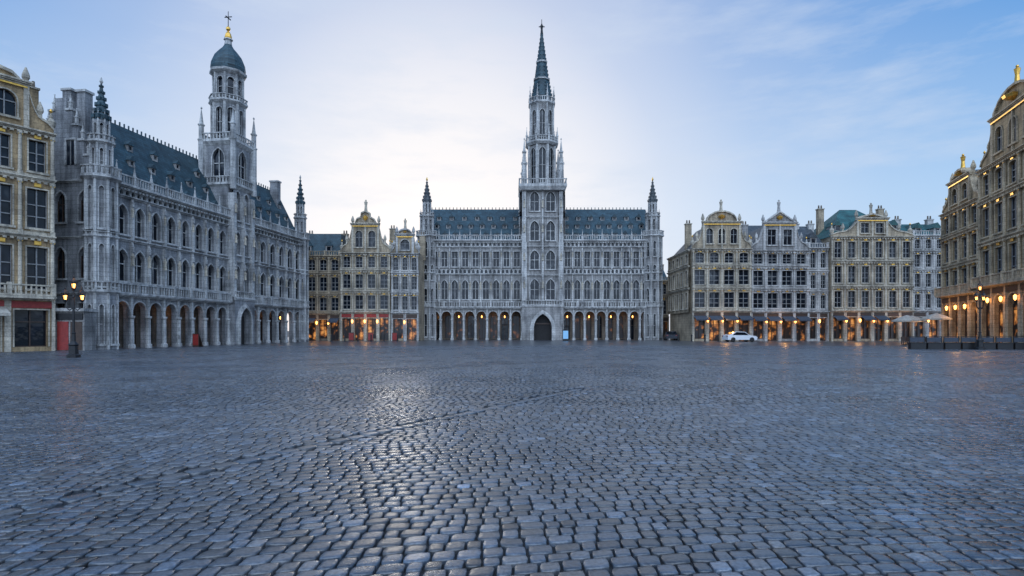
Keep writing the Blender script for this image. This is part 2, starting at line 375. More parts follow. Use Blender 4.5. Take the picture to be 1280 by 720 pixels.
for sx in (-1,1):
    for sy in (-1,1):
        x=TX+sx*3.0; y=cy+sy*3.0
        b.lathe('trim',x,y,[(.5,25.2),(.42,28.6),(.56,28.7),(.56,28.9)],8); pinnacle(b,'trim',x,y,28.8,4.2,.36)
        for a in range(4): pinnacle(b,'trim',x+.45*math.cos(a*1.57+.78),y+.45*math.sin(a*1.57+.78),27.6,2.2,.11)
stage(b,TX,cy,2.1,25.2,32.6,8,(.1,.9),.66,shaft=.24,pin=2.2)
b.lathe('doors',TX,cy,[(1.5,25.2),(1.5,32.4)],8)
ngon_bal(b,TX,cy,2.7,32.8,.9,8,.5)
for i in range(8):
    a=math.pi/8+i*math.pi/4; pinnacle(b,'trim',TX+2.75*math.cos(a),cy+2.75*math.sin(a),32.8,2.6,.2)
stage(b,TX,cy,1.85,32.8,39.4,8,(.12,.82),.6,shaft=.2,pin=1.8,mull=1)
b.lathe('doors',TX,cy,[(1.45,32.8),(1.45,39.4)],8)
ngon_bal(b,TX,cy,2.2,39.5,.8,8,.5)
for i in range(8):
    a=math.pi/8+i*math.pi/4; pinnacle(b,'trim',TX+2.15*math.cos(a),cy+2.15*math.sin(a),39.5,2.8,.18)
b.lathe('roofs',TX,cy,[(1.7,39.5),(1.65,41)],8)
crocket_spire(b,'roofs',TX,cy,1.75,40.6,51.6,8,16,'roofs')
for z in (43.5,46.5): b.lathe('trim',TX,cy,[(1.75*(1-(z-40.6)/11.5)+.1,z),(1.75*(1-(z-40.6)/11.5)+.16,z+.25)],8)
b.mats['vane']='iron'
statue(b,'vane',TX,cy,51.5,1.7); b.box('vane',TX-.5,TX+.5,cy-.04,cy+.04,52.6,52.75); b.box('vane',TX-.05,TX+.05,cy-.05,cy+.05,53,53.9)
b.finish()
for i in range(8):
    x=-13+i*5.2
    if abs(x-5)>3: light(x,96.4,3.6,10)

# ------------------------------------------------------------ left hall
b=B('old_guild_hall',-34.3,48,math.atan2(.989,.148),{'walls':'hallL','trim':'hallLt','statuary':'creamT','backwall':'brown','windows':'glass','shopwin':'glass','frames':'wood','roofs':'slate','lanterns':'lamp','finial':'gold','doors':'dark'})
W=33.6;TX=18.5;tw=1.85;DP=7.2; wings=[(1.2,TX-tw,8),(TX+tw,W-.8,6)]
for x0,x1,n in wings:
    arcade(b,x0,x1,n,4.5,'round',2.6,4,.76)
    cornice(b,'trim',x0,x1,-.05,4.5,.28,.5)
    balus(b,'trim',x0,x1,-.5,4.78,.95,.32,.08,2)
    gothic_row(b,x0,x1,4.78,9.4,n,5.9,8.7,.64)
    cornice(b,'trim',x0,x1,0,9.4,.22,.3)
    gothic_row(b,x0,x1,9.62,13.2,n,10.0,12.6,.6,butt=.3)
    cornice(b,'trim',x0,x1,0,13.2,.2,.3)
    arcband(b,x0,x1,13.4,14.0,n*3)
    cornice(b,'trim',x0,x1,0,14.0,.3,.55); dentils(b,'trim',x0,x1,-.15,14.0)
    balus(b,'trim',x0,x1,-.4,14.3,.85,.3,.07,0)
    for i in range(n+1): pinnacle(b,'trim',x0+(x1-x0)*i/n,-.4,14.3,1.9,.15)
b.box('walls',.4,W-.1,.42,DP,4.78,14.5); b.box('walls',.4,W-.1,2.9,DP,0,4.78)
slope_roof(b,'roofs',.6,W-.3,.7,DP-.2,14.5,21.0)
ry=(.7+DP-.2)/2
for f,n in ((.08,7),(.36,6),(.62,5)):
    for x0,x1,_ in wings: dormers(b,x0,x1,n,.5,14.5,ry,21.0,f,.62,.62)
for i in range(60):
    xc=.8+i*(W-2)/60; b.box('roofs',xc,xc+.1,ry-.05,ry+.05,20.95,21.35)
b.push(Matrix.Translation((0,DP,0))@Matrix.Rotation(-math.pi/2,4,'Z'))
GW=DP-.4
for z0,z1 in ((0,4.78),(4.78,9.5),(9.5,14.2)):
    for i in range(3):
        window(b,i*GW/3,(i+1)*GW/3,z0,z1,1.0,z0+1.2,z1-.9,'point' if z0 else 'rect',0,.35,1,(.6,),rt=.12,fr='frames')
    cornice(b,'trim',0,GW-.3,0,z1-.2,.2,.2)
steps=5; sw=.58; sh=1.3
prof=[]
for i in range(steps):
    xr=GW-i*sw; prof+=[(xr,14.2+i*sh+.7),(xr-sw,14.2+i*sh+.7)]
prof+=[(GW-steps*sw,21.2)]
left=[(GW-x,z) for x,z in reversed(prof)]
b.poly('walls',[(0,14.2),(GW,14.2)]+prof+left,0.0,.42)
for i in range(steps):
    xr=GW-i*sw
    b.box('trim',xr-sw,xr+.08,-.1,.5,14.2+i*sh+.7,14.2+i*sh+.88); b.box('trim',GW-xr-.08,GW-xr+sw,-.1,.5,14.2+i*sh+.7,14.2+i*sh+.88)
    pinnacle(b,'trim',xr-.3,.2,14.2+i*sh+.85,1.4,.15); pinnacle(b,'trim',GW-xr+.3,.2,14.2+i*sh+.85,1.4,.15)
for x in (2.2,4.4):
    z=15.5; b.box('windows',x-.4,x+.4,-.012,.02,z,z+2)
    b.box('trim',x-.55,x-.4,-.1,.02,z,z+2.1);b.box('trim',x+.4,x+.55,-.1,.02,z,z+2.1);b.box('trim',x-.55,x+.55,-.12,.02,z+2.1,z+2.25);b.box('trim',x-.03,x+.03,-.06,.0,z,z+2.1)
b.box('walls',3.1,3.9,.45,1.2,20.2,22.0); b.box('trim',3.0,4.0,.35,1.3,22.0,22.2)
b.box('walls',4.5,5.3,.45,1.2,17.0,21.8); b.box('trim',4.4,5.4,.35,1.3,21.8,22.0)
b.pop()
b.box('walls',W-2.6,W-1.8,2.5,3.6,18,22.0);b.box('trim',W-2.7,W-1.7,2.4,3.7,22.0,22.2)
for cx,top,r in ((.45,22.9,1.1),(W-.4,23.4,.95)):
    cy=.35
    stage(b,cx,cy,r,0,4.7,8,(.1,.8),.35,shaft=.12,mull=0)
    stage(b,cx,cy,r*.97,4.7,14.3,8,(.12,.85),.42,shaft=.12,rows=2,mull=0)
    b.lathe('walls',cx,cy,[(r*.85,0),(r*.85,14.3)],8)
    ngon_bal(b,cx,cy,r*1.25,4.9,.8,8);ngon_bal(b,cx,cy,r*1.15,9.5,.3,8);ngon_bal(b,cx,cy,r*1.3,14.4,.85,8)
    stage(b,cx,cy,r*.68,14.4,17.2,8,(.12,.85),.42,shaft=.1,pin=.9,mull=0); b.lathe('walls',cx,cy,[(r*.5,14.4),(r*.5,17.4)],8)
    ngon_bal(b,cx,cy,r*.9,17.4,.5,8)
    stage(b,cx,cy,r*.5,17.4,19.2,8,(.1,.85),.5,shaft=.07,pin=.9,mull=0)
    crocket_spire(b,'roofs',cx,cy,r*.56,19.2,top-.5,8,6,'roofs'); b.lathe('trim',cx,cy,[(.04,top-.6),(.15,top-.35),(.03,top)],6)
cy=1.2; b.push(Matrix.Translation((TX,0,0)))
pts,sp=panel(b,'walls',-tw,tw,0,5.0,-1.05,1.05,0,4.2,'point',-.9,.8)
for k2 in range(3): ring(b,'trim',pts,sp,0,-.88,.15+.18*k2,.08*(3-k2))
b.quad('doors',(-1.1,-.12,0),(1.1,-.12,0),(1.1,-.12,4.3),(-1.1,-.12,4.3))
b.box('walls',-tw,tw,-.1,3.4,0,18.0); b.box('walls',-tw,-1.1,-.88,-.1,0,4.98); b.box('walls',1.1,tw,-.88,-.1,0,4.98);b.box('walls',-tw,tw,-.88,-.1,4.5,5.0)
cornice(b,'trim',-tw,tw,-.9,5.0,.25,.2); balus(b,'trim',-tw,tw,-.9,5.25,.8,.34)
for z0,z1 in ((5.3,9.5),(9.5,13.4),(13.4,18.0)):
    for j in range(2): window(b,-1.6+1.6*j,1.6*j,z0,z1,.95,z0+.7,z1-.6,'point',-.5,.39,1,(.5,),rt=.12,fr='trim')
    cornice(b,'trim',-1.85,1.85,-.5,z1-.22,.22,.25)
for x in (-1.7,0,1.7):
    wv=.25 if x else .12
    b.box('trim',x-wv,x+wv,-.85,-.1,5.3,17)
    for z in (7.4,11.4,14.8): statue(b,'statuary',x,-.95,z,1.0); pinnacle(b,'trim',x,-.95,z+1.05,.8,.13)
b.pop()
ngon_bal(b,TX,cy,2.1,18.1,.8,4,.5)
stage(b,TX,cy,1.75,18.1,22.8,4,(.15,.85),.42,shaft=.26,mull=1)
ngon_bal(b,TX,cy,2.1,23.0,.8,4,.6)
for sx in (-1,1):
    for sy in (-1,1):
        x=TX+sx*1.95; y=cy+sy*1.95
        b.lathe('trim',x,y,[(.32,17.4),(.32,22.9),(.4,23),(.4,23.1)],8); pinnacle(b,'trim',x,y,23.1,3.7,.27)
stage(b,TX,cy,1.6,23.0,27.5,8,(.12,.85),.58,shaft=.16,mull=1,kind='round'); b.lathe('doors',TX,cy,[(1.25,23),(1.25,27.5)],8)
ngon_bal(b,TX,cy,1.95,27.7,.55,8,.45)
stage(b,TX,cy,1.45,27.7,30.8,8,(.15,.85),.58,shaft=.15,mull=0,kind='round'); b.lathe('doors',TX,cy,[(1.1,27.7),(1.1,30.8)],8)
b.lathe('trim',TX,cy,[(1.6,30.7),(2.0,31.0),(2.0,31.25),(1.85,31.3)],8)
b.lathe('roofs',TX,cy,[(1.8,31.3),(1.85,31.7),(1.78,32.3),(1.5,33.0),(1.05,33.6),(.62,34.1),(.4,34.5)],16)
b.lathe('trim',TX,cy,[(.42,34.5),(.36,35.0),(.52,35.1),(.48,35.2)],8)
b.lathe('finial',TX,cy,[(.36,35.2),(.40,35.4),(.3,35.8),(.1,36.1),(.24,36.3),(.24,36.5),(.05,36.7)],8)
b.mats['vane']='iron'; b.lathe('vane',TX,cy,[(.05,36.7),(.04,38.4)],6)
b.box('vane',TX-.45,TX+.45,cy-.04,cy+.04,37.6,37.7); b.box('vane',TX-.04,TX+.04,cy-.45,cy+.45,37.72,37.8)
b.finish()
for i in range(4): light(*loc2w(b,3+i*8,1.3,3.2),9)

# ------------------------------------------------------------ baroque houses
def gable(b,W,z,h,style,cx=None,wc=.5,win=2):
    cx=W/2 if cx is None else cx
    hw=W*wc/2; h1=h*.58; x0=cx-hw; x1=cx+hw; cw=2*hw/win
    for i in range(win):
        window(b,x0+i*cw,x0+(i+1)*cw,z,z+h1,cw*.55,z+h1*.2,z+h1*.8,'round' if style!='tri' else 'rect',0,.3,1,(.6,),rt=.1)
    b.box('walls',x0,x1,.31,.8,z,z+h1)
    b.box('trim',x0-.12,x0+.2,-.14,.4,z,z+h1); b.box('trim',x1-.2,x1+.12,-.14,.4,z,z+h1)
    if win>1: b.box('trim',cx-.12,cx+.12,-.12,.0,z,z+h1)
    side=x0-(cx-W/2)-.15
    for sg in (-1,1):
        e=cx+sg*(hw+.12); pts=[(e,z+.02)]
        for i in range(9):
            t=i/8; px=side*(1-t); 
            pz=h1*(.12+.75*t**2.0)+ .08*h1*math.sin(t*math.pi*2)
            pts.append((e+sg*px,z+pz))
        pts.insert(1,(e+sg*side,z+.02))
        if sg<0: pts=pts[::-1]
        b.poly('walls',pts,.05,.5)
        q=[p for p in pts if p[1]>z+.03]
        for (xa,za),(xb,zb) in zip(q,q[1:]): b.poly('trim',[(xa,za-.08),(xb,zb-.08),(xb,zb+.1),(xa,za+.1)],-.08,.56)
        b.lathe('trim',e+sg*side*.94,.3,[(.18,z+.1),(.18,z+.5),(.3,z+.7),(.34,z+1.0),(.12,z+1.3),(.14,z+1.4),(.03,z+1.75)],8)
        b.lathe('trim',e+sg*side*.5,.3,[(.14,z+.2),(.14,z+h1*.45),(.24,z+h1*.45+.2),(.2,z+h1*.45+.5),(.03,z+h1*.45+.95)],8)
        b.lathe('trim',e-sg*.1,.25,[(.16,z+h1),(.14,z+h1+.5),(.26,z+h1+.7),(.24,z+h1+.95),(.05,z+h1+1.5)],8)
        b.lathe('gold',e+sg*side*.94,.3,[(.05,z+1.7),(.13,z+1.85),(.02,z+2.05)],6)
    cornice(b,'trim',x0-.25,x1+.25,0,z+h1-.02,.35,.35); b.box('gold',x0,x1,-.19,-.13,z+h1-.2,z+h1-.08)
    zt=z+h1+.34; h2=h-h1-.34-.9; w2=hw*.82
    if style=='round': top=[(cx+w2*math.cos(R(a)),zt+h2*math.sin(R(a))) for a in range(0,181,20)]
    elif style=='tri': top=[(cx+w2*1.15,zt),(cx,zt+h2),(cx-w2*1.15,zt)]
    else: top=[(cx+w2,zt),(cx+w2*.8,zt+h2*.35),(cx+w2*.45,zt+h2*.5),(cx+w2*.4,zt+h2*.85),(cx,zt+h2),(cx-w2*.4,zt+h2*.85),(cx-w2*.45,zt+h2*.5),(cx-w2*.8,zt+h2*.35),(cx-w2,zt)]
    b.poly('walls',top,.05,.6)
    for (xa,za),(xb,zb) in zip(top,top[1:]): b.poly('trim',[(xa,za-.1),(xb,zb-.1),(xb,zb+.12),(xa,za+.12)],-.2,.66)
    b.lathe('gold',cx,.0,[(.02,zt+h2*.2),(w2*.22,zt+h2*.35),(w2*.25,zt+h2*.5),(.02,zt+h2*.7)],8)
    b.lathe('trim',cx,.3,[(.3,zt+h2-.05),(.22,zt+h2+.25)],6); statue(b,'statuary',cx,.3,zt+h2+.2,1.3+.05*h)
def house(name,ox,oy,ang,W,D,floors,ground,top,mats,roof='perp',rh=4,gst='round',gh=6,wc=.5,cols=True,awn=None,gwin=2,lit=True,lanterns=True,balc=False,gk='rect',side=False):
    mm={'windows':'glass','shopwin':'shop','frames':'frame','gold':'gold','lanterns':'lamp','statuary':mats.get('trim'),'doors':'wood','signboards':'wood'}; mm.update(mats)
    b=B(name,ox,oy,ang,mm)
    gz,gn=ground; cw=W/gn
    for i in range(gn):
        xa=i*cw
        window(b,xa,xa+cw,0,gz,cw*.72,.03 if i%2 else .35,gz-.75,gk,0,.5,1,(.68,),rt=.1,glass='shopwin' if lit else 'windows',fr='doors',sill=False)
    for i in range(gn+1): b.box('trim',max(-.02,i*cw-.2),min(W+.02,i*cw+.2),-.14,.03,0,gz)
    b.box('signboards',.2,W-.2,-.12,0.0,gz-.6,gz-.1) 
    cornice(b,'trim',0,W,0,gz-.02,.3,.4)
    for fi,(z0,z1,n,wf) in enumerate(floors):
        cw=W/n; hh=z1-z0
        for i in range(n):
            xa=i*cw
            window(b,xa,xa+cw,z0+.28,z1,cw*wf,z0+.28+hh*.12,z1-hh*.14,'rect' if fi!=len(floors)-1 or gst!='round' else 'seg',0,.32,1,(.6,.3),rt=.1,rp=.07)
            b.box('gold',xa+cw*.4,xa+cw*.6,-.12,-.05,z1-hh*.1,z1-hh*.04)
            b.box('trim',xa+cw*.3,xa+cw*.7,-.05,.02,z0+.28+hh*.062,z0+.28+hh*.1)
        b.box('trim',0,W,-.05,.0,z0+.28,z0+.28+hh*.06)
        for i in range(n+1):
            xc=min(max(i*cw,.16),W-.16)
            if cols:
                b.box('trim',xc-.16,xc+.16,-.2,.0,z0+.28,z0+.6); b.lathe('trim',xc,-.1,[(.14,z0+.6),(.115,z1-.35),(.2,z1-.2),(.2,z1)],8)
                b.box('gold',xc-.14,xc+.14,-.22,-.18,z1-.3,z1-.18)
            else: b.box('trim',xc-.12,xc+.12,-.09,.0,z0+.28,z1)
        cornice(b,'trim',0,W,0,z1-.003,.28,.42 if fi==len(floors)-1 else .3); dentils(b,'trim',0,W,-.1,z1)
        if balc and fi==0: 
            b.box('trim',.3,W-.3,-.9,0,z0+.1,z0+.3); balus(b,'trim',.3,W-.3,-.82,z0+.3,.85,.3,.06,2)
    zt=floors[-1][1]+.28
    b.box('walls',.01,W-.01,.52,D,0,gz); b.box('walls',.01,W-.01,.33,D,gz,zt)
    b.box('walls',.0,.02,.0,.53,0,zt-.29); b.box('walls',W-.02,W,.0,.53,0,zt-.29)
    if roof=='perp':
        b.poly('roofs',[(0.1,zt-.02),(W-.1,zt-.02),(W/2,zt+rh)],.55,D)
    elif roof=='par': slope_roof(b,'roofs',0,W,.4,D,zt-.02,zt+rh,0)
    elif roof=='hip': slope_roof(b,'roofs',-.1,W+.1,.4,D,zt-.02,zt+rh,min(W/2.5,D/2))
    elif roof=='mans':
        b.add('roofs',[(0,.3,zt),(W,.3,zt),(W,D,zt),(0,D,zt),(.4,1.5,zt+rh),(W-.4,1.5,zt+rh),(W-.4,D-1,zt+rh),(.4,D-1,zt+rh)],[(0,1,5,4),(1,2,6,5),(2,3,7,6),(3,0,4,7),(4,5,6,7)])
    if roof in('par','hip','mans') and not gh: 
        balus(b,'trim',0.1,W-.1,-.1,zt,.7,.35,.07,2.2)
    if roof in('par','mans','hip'):
        n=max(1,int(W/2.6)); 
        ry=(1.5-.3) if roof=='mans' else (D-.4)/2
        dormers(b,.4,W-.4,n,.3,zt,.3+ry,zt+rh,.22,.95,1.1)
    for cxm in (W*.08,W*.86):
        zc=zt+rh*.75+.6; b.box('walls',cxm,cxm+.9,D*.45,D*.45+.7,zt-.5,zc+.6); b.box('trim',cxm-.08,cxm+.98,D*.45-.08,D*.45+.78,zc+.6,zc+.75)
        for q in (0.15,.55): b.lathe('chimney_pots',cxm+q+.1,D*.45+.35,[(.13,zc+.75),(.1,zc+1.3)],8)
    b.mats.setdefault('chimney_pots','brown')
    if gh: gable(b,W,zt,gh,gst,wc=wc,win=gwin)
    if lanterns:
        for i in range(1,gn,1):
            xc=i*W/gn; b.box('doors',xc-.03,xc+.03,-.45,-.14,gz-1.0,gz-.95); b.lathe('lanterns',xc,-.42,[(.04,gz-1.5),(.12,gz-1.35),(.14,gz-1.1),(.03,gz-.98)],6)
    if awn:
        for i in range(0,gn,1):
            cw=W/gn; x0=i*cw+.15;x1=(i+1)*cw-.15
            if random.random()<.55:
                b.add('awnings',[(x0,-.05,gz-.5),(x1,-.05,gz-.5),(x1,-1.3,gz-1.05),(x0,-1.3,gz-1.05),(x0,-1.3,gz-1.25),(x1,-1.3,gz-1.25)],[(0,1,2,3),(3,2,5,4)])
        b.mats['awnings']=awn
    if side:
        b.push(Matrix.Translation((0,D,0))@Matrix.Rotation(-math.pi/2,4,'Z'))
        for z0,z1,n,wf in floors:
            m=max(2,int(D/2.2)); cw=(D-.6)/m
            for i in range(m): window(b,i*cw,(i+1)*cw,z0,z1,cw*.5,z0+.6,z1-.5,'rect',-.33,.32,1,(.6,),rt=.1)
            cornice(b,'trim',0,D-.5,-.33,z1-.01,.26,.25)
        b.pop()
    b.finish(); return b
cr={'walls':'cream','trim':'creamT','roofs':'slategrey','statuary':'creamT'}
oc={'walls':'ochre','trim':'ochreT','roofs':'slategrey','statuary':'gold'}
gr={'walls':'bluegrey','trim':'white','roofs':'slategrey','statuary':'white'}
br={'walls':'brown','trim':'cream','roofs':'slate','statuary':'cream'}
house('mansard_guild_house',-33.4,88.4,0,7.1,9,[(4,7,4,.62),(7,10.2,4,.62),(10.2,12.8,4,.6)],(4,4),0,br,'mans',3.6,gh=0,awn='awnD')
house('baroque_gable_house',-26.2,88,0,7.6,10,[(4.2,7.4,4,.62),(7.4,10.6,4,.6),(10.6,13.2,4,.55)],(4.2,4),0,cr|{'signboards':'red'},'perp',4.2,'scroll',7.2,.52)
house('narrow_gable_house',-18.5,88.2,0,4.2,10,[(4.1,7.2,3,.6),(7.2,10.2,3,.6),(10.2,13.1,3,.55)],(4.1,2),0,cr|{'trim':'white'},'perp',3,'round',4.6,.6,gwin=1)
house('round_gable_house',26.6,85,0,8.7,12,[(4.3,7.7,4,.7),(7.7,11.0,4,.7),(11.0,13.4,4,.6)],(4.3,4),0,cr,'perp',4.5,'round',6.4,.62,awn='awnD',side=True,gwin=3)
house('pediment_gable_house',35.4,85.3,0,8.5,11,[(4.2,7.6,4,.7),(7.6,10.9,4,.7),(10.9,13.2,4,.62)],(4.2,4),0,gr,'perp',4.5,'tri',6.6,.55,gwin=2,awn='awnD')
house('plain_town_house',44.0,85.6,0,3.0,11,[(4.2,7.2,2,.5),(7.2,10.2,2,.5),(10.2,13.6,2,.5)],(4.2,2),0,gr|{'walls':'white'},'par',4.2,gh=0,cols=False)
house('hipped_roof_mansion',47.1,85,0,12.1,12,[(4.3,7.9,6,.54),(7.9,11.6,6,.54),(11.6,15.2,6,.54)],(4.3,6),0,cr|{'roofs':'verdigris'},'hip',5.2,'tri',4.2,.36,gwin=2,awn='awnD',cols=False)
house('flat_front_house',59.3,85.4,0,6.5,10,[(4.3,7.4,4,.5),(7.4,10.4,4,.5),(10.4,13.2,4,.5),(13.2,15.4,4,.5)],(4.3,3),0,gr|{'walls':'white','roofs':'verdigris'},'par',2.6,gh=0,cols=False)
house('back_street_house',38,99,0,9,9,[(4,8,4,.5),(8,12,4,.5),(12,16.2,4,.5)],(4,3),0,gr,'par',4,gh=0,cols=False,lit=False,lanterns=False)
house('back_street_house',24.5,112,0,6,9,[(4,8,3,.5),(8,11,3,.5)],(4,3),0,br,'par',3,gh=0,cols=False,lit=True,lanterns=True)
house('back_street_house',-21,106,0,6,9,[(4,8,3,.5),(8,11,3,.5)],(4,3),0,br,'par',3,gh=0,cols=False,lit=False,lanterns=False)
ra=math.atan2(-.947,-.322)
house('gilded_guild_house',51.2,68.5,ra,9.9,11,[(5.4,8.8,4,.56),(8.8,12.2,4,.56),(12.2,15,4,.54)],(5.4,4),0,oc,'perp',4,'scroll',5.0,.55,gwin=2,gk='round',balc=True,lanterns=True)
ox,oy=51.2-.322*10,68.5-.947*10
house('gilded_palace_house',ox,oy,ra,13.5,12,[(5.8,10.2,5,.56),(10.2,14.4,5,.56),(14.4,17.6,5,.54)],(5.8,5),0,oc,'perp',5,'round',7.0,.6,gwin=3,gk='round',balc=True)
for t in (3,8.5,14): light(51.2-.322*t-1.5*.947,68.5-.947*t+1.5*.322,3.6,75)
for x in (31,39.5,50,57): light(x,83.3,3.0,50)
for x in (-30,-22): light(x,86.6,3.0,20)
ya=math.atan2(.831,.557)
house('yellow_gable_house',-35.75-.557*8.6,45-.831*8.6,ya,8.6,5,[(3.9,8.6,4,.6),(8.6,13.0,4,.6),(13.0,16.6,4,.5)],(3.9,3),0,oc|{'walls':'ochre','trim':'creamT','statuary':'gold','doors':'wood','signboards':'red'},'perp',3.6,'scroll',5.5,.6,gwin=2,balc=True,lit=False,lanterns=False,awn='awn')
b=B('corner_shop',-35.9,45.3,.12,{'walls':'bluegrey','doors':'red','frames':'wood','signboard':'iron','trim':'white'})
b.box('walls',0,2.1,0,1.5,0,3.1); b.box('trim',-.1,2.2,-.25,1.6,3.1,3.35); b.box('doors',.15,.95,-.06,.0,.05,2.3); b.box('frames',1.1,1.95,-.05,.0,.05,2.3); b.box('signboard',.1,2.0,-.12,0,2.45,2.95)
b.finish()

# ------------------------------------------------------------ street furniture
def street_lamp(x,y,H,heads=1):
    b=B('street_lamp',x,y,.3,{'post':'iron','lantern':'lamp'})
    b.lathe('post',0,0,[(.34,0),(.34,.15),(.24,.22),(.22,.7),(.28,.76),(.12,.95),(.09,1.4),(.12,1.45),(.07,1.5),(.055,H*.72),(.1,H*.73),(.05,H*.75),(.045,H*.8)],10)
    def lan(px,pz):
        b.lathe('lantern',px,0,[(.06,pz+.06),(.09,pz+.3)],6)
        b.lathe('post',px,0,[(.03,pz-.12),(.12,pz),(.12,pz+.045)],6)
        b.lathe('post',px,0,[(.22,pz+.43),(.2,pz+.48),(.08,pz+.62),(.03,pz+.66),(.05,pz+.7),(.01,pz+.85)],6)
        for a in range(6):
            t=a*math.pi/3+math.pi/6; x0=px+.11*math.cos(t);y0=.11*math.sin(t);x1=px+.19*math.cos(t);y1=.19*math.sin(t); q=.018
            b.add('post',[(x0-q,y0,pz+.04),(x0+q,y0,pz+.04),(x1+q,y1,pz+.43),(x1-q,y1,pz+.43),(x0,y0-q,pz+.04),(x0,y0+q,pz+.04),(x1,y1+q,pz+.43),(x1,y1-q,pz+.43)],[(0,1,2,3),(4,5,6,7)])
    lan(0,H*.8+.12)
    if heads>1:
        for sg in (-1,1):
            pts=[(0,H*.6),(.2,H*.56),(.38,H*.6),(.42,H*.66)]
            for (xa,za),(xb,zb) in zip(pts,pts[1:]): b.add('post',[(sg*xa,-.03,za),(sg*xb,-.03,zb),(sg*xb,.03,zb),(sg*xa,.03,za),(sg*xa,-.03,za+.06),(sg*xb,-.03,zb+.06),(sg*xb,.03,zb+.06),(sg*xa,.03,za+.06)],[(0,1,2,3),(4,5,6,7),(0,1,5,4),(3,2,6,7)])
            lan(sg*.42,H*.66+.12)
    b.finish(); light(x,y,H*.8+1.3,20)
street_lamp(-25.8,33.9,4.9,3)
street_lamp(39.0,48,6.0,3)
def parasol(x,y,H,r,m):
    b=B('cafe_parasol',x,y,random.random(),{'pole':'iron','canopy':m,'base':'iron'})
    b.lathe('pole',0,0,[(.035,0),(.035,H)],8); b.lathe('base',0,0,[(.35,0),(.33,.1),(.06,.14)],10)
    b.lathe('canopy',0,0,[(r,H-.75),(r,H-.6),(r*.5,H-.25),(.06,H)],8); b.finish()
for i,(x,y) in enumerate([(43.9,64),(46.4,63),(46.2,66.5)]): parasol(x,y,3.3+.2*(i%2),1.5,'awn')
light(44.8,63.5,2.2,60)
def table(x,y):
    b=B('cafe_table',x,y,random.random()*3,{'top':'wood','leg':'iron','chairs':'wood'})
    b.lathe('top',0,0,[(.4,.72),(.4,.76)],12); b.lathe('leg',0,0,[(.25,0),(.04,.05),(.04,.72)],8)
    for sg in (-1,1):
        b.box('chairs',sg*.75-.22,sg*.75+.22,-.22,.22,.43,.47); b.box('chairs',sg*.95-.02,sg*.95+.02,-.22,.22,.47,.9)
        for lx in (-.19,.19):
            for ly in (-.19,.19): b.box('chairs',sg*.75+lx-.02,sg*.75+lx+.02,ly-.02,ly+.02,0,.43)
    b.finish()
for x,y in [(43,61.5),(45,62),(44.2,65),(46.6,65.2)]: table(x,y)
for i in range(7):
    x=34.6+i*1.35; y=49.2-.15*i
    b=B('terrace_planter',x,y,-.1,{'tub':'iron','panel':'awnD'})
    b.box('tub',-.6,.6,-.22,.22,0,.5); b.box('tub',-.65,.65,-.26,.26,.5,.57)
    b.box('tub',-.62,-.56,-.03,.03,.57,1.05); b.box('tub',.56,.62,-.03,.03,.57,1.05); b.box('panel',-.56,.56,-.012,.012,.62,1.0); b.box('tub',-.62,.62,-.03,.03,1.05,1.1); b.finish()
M['carwhite']=mat_plain('car_paint_white',(0.75,0.76,0.78),0.25,0,var=.03); M['cardark']=mat_plain('car_paint_dark',(0.03,0.035,0.045),0.2,0.3,var=.05); M['tyre']=mat_plain('tyre',(0.02,0.02,0.02),0.8)
M['carred']=mat_plain('tail_light',(0.2,0.02,0.02),0.3,0,None,0,.05)
def car(x,y,ang,paint,van=False):
    b=B('parked_van' if van else 'parked_car',x,y,ang,{'body':paint,'glass':'glass','wheels':'tyre','lights':'carred'})
    if van: prof=[(-2.4,.3),(2.4,.3),(2.45,.9),(2.2,1.15),(1.5,1.95),(1.2,2.05),(-2.3,2.05),(-2.4,1.8)]; gl=[(.4,1.2),(1.95,1.2),(1.45,1.8),(.4,1.8)]
    else: prof=[(-2.1,.3),(2.1,.3),(2.15,.65),(1.95,.82),(1.05,.93),(.4,1.4),(-.9,1.45),(-1.7,1.0),(-2.12,.92)]; gl=[(-1.45,.96),(.92,.94),(.36,1.34),(-.86,1.38)]
    w=.86; n=len(prof); vs=[]
    for sg in (-1,1):
        for px,pz in prof: vs.append((px,sg*(w-.16*max(0,(pz-.9))),pz))
    fs=[tuple(range(n)),tuple(range(2*n-1,n-1,-1))]+[(i,i+n,(i+1)%n+n,(i+1)%n) for i in range(n)]
    b.add('body',vs,fs)
    for sg in (-1,1):
        b.add('glass',[(px,sg*(w-.16*max(0,pz-.9)+.008),pz) for px,pz in gl],[(0,1,2,3)])
    if not van:
        b.add('glass',[(1.0,-.72,.975),(1.0,.72,.975),(.45,.66,1.395),(.45,-.66,1.395)],[(0,1,2,3)]); b.add('glass',[(-1.66,-.7,1.05),(-1.66,.7,1.05),(-.95,.66,1.45),(-.95,-.66,1.45)],[(0,1,2,3)])
    else: b.add('glass',[(2.18,-.72,1.2),(2.18,.72,1.2),(1.55,.66,1.93),(1.55,-.66,1.93)],[(0,1,2,3)])
    b.box('lights',-2.44 if van else -2.15,-2.35 if van else -2.06,-.8,-.55,.72,.88); b.box('lights',-2.44 if van else -2.15,-2.35 if van else -2.06,.55,.8,.72,.88)
    for wx in (-1.35,1.35):
        for sg in (-1,1):
            b.push(Matrix.Translation((wx,sg*.8,.33))@Matrix.Rotation(math.pi/2,4,'X')); b.lathe('wheels',0,0,[(.2,-.12),(.32,-.1),(.33,.1),(.2,.12)],16); b.pop()
    b.finish()
car(31.6,80,.1,'carwhite'); car(25.6,93,1.4,'cardark')
M['signblue']=mat_plain('lit_sign_face',(0.15,0.3,0.5),0.4,0,(0.25,0.6,0.9),.35,.1,2)
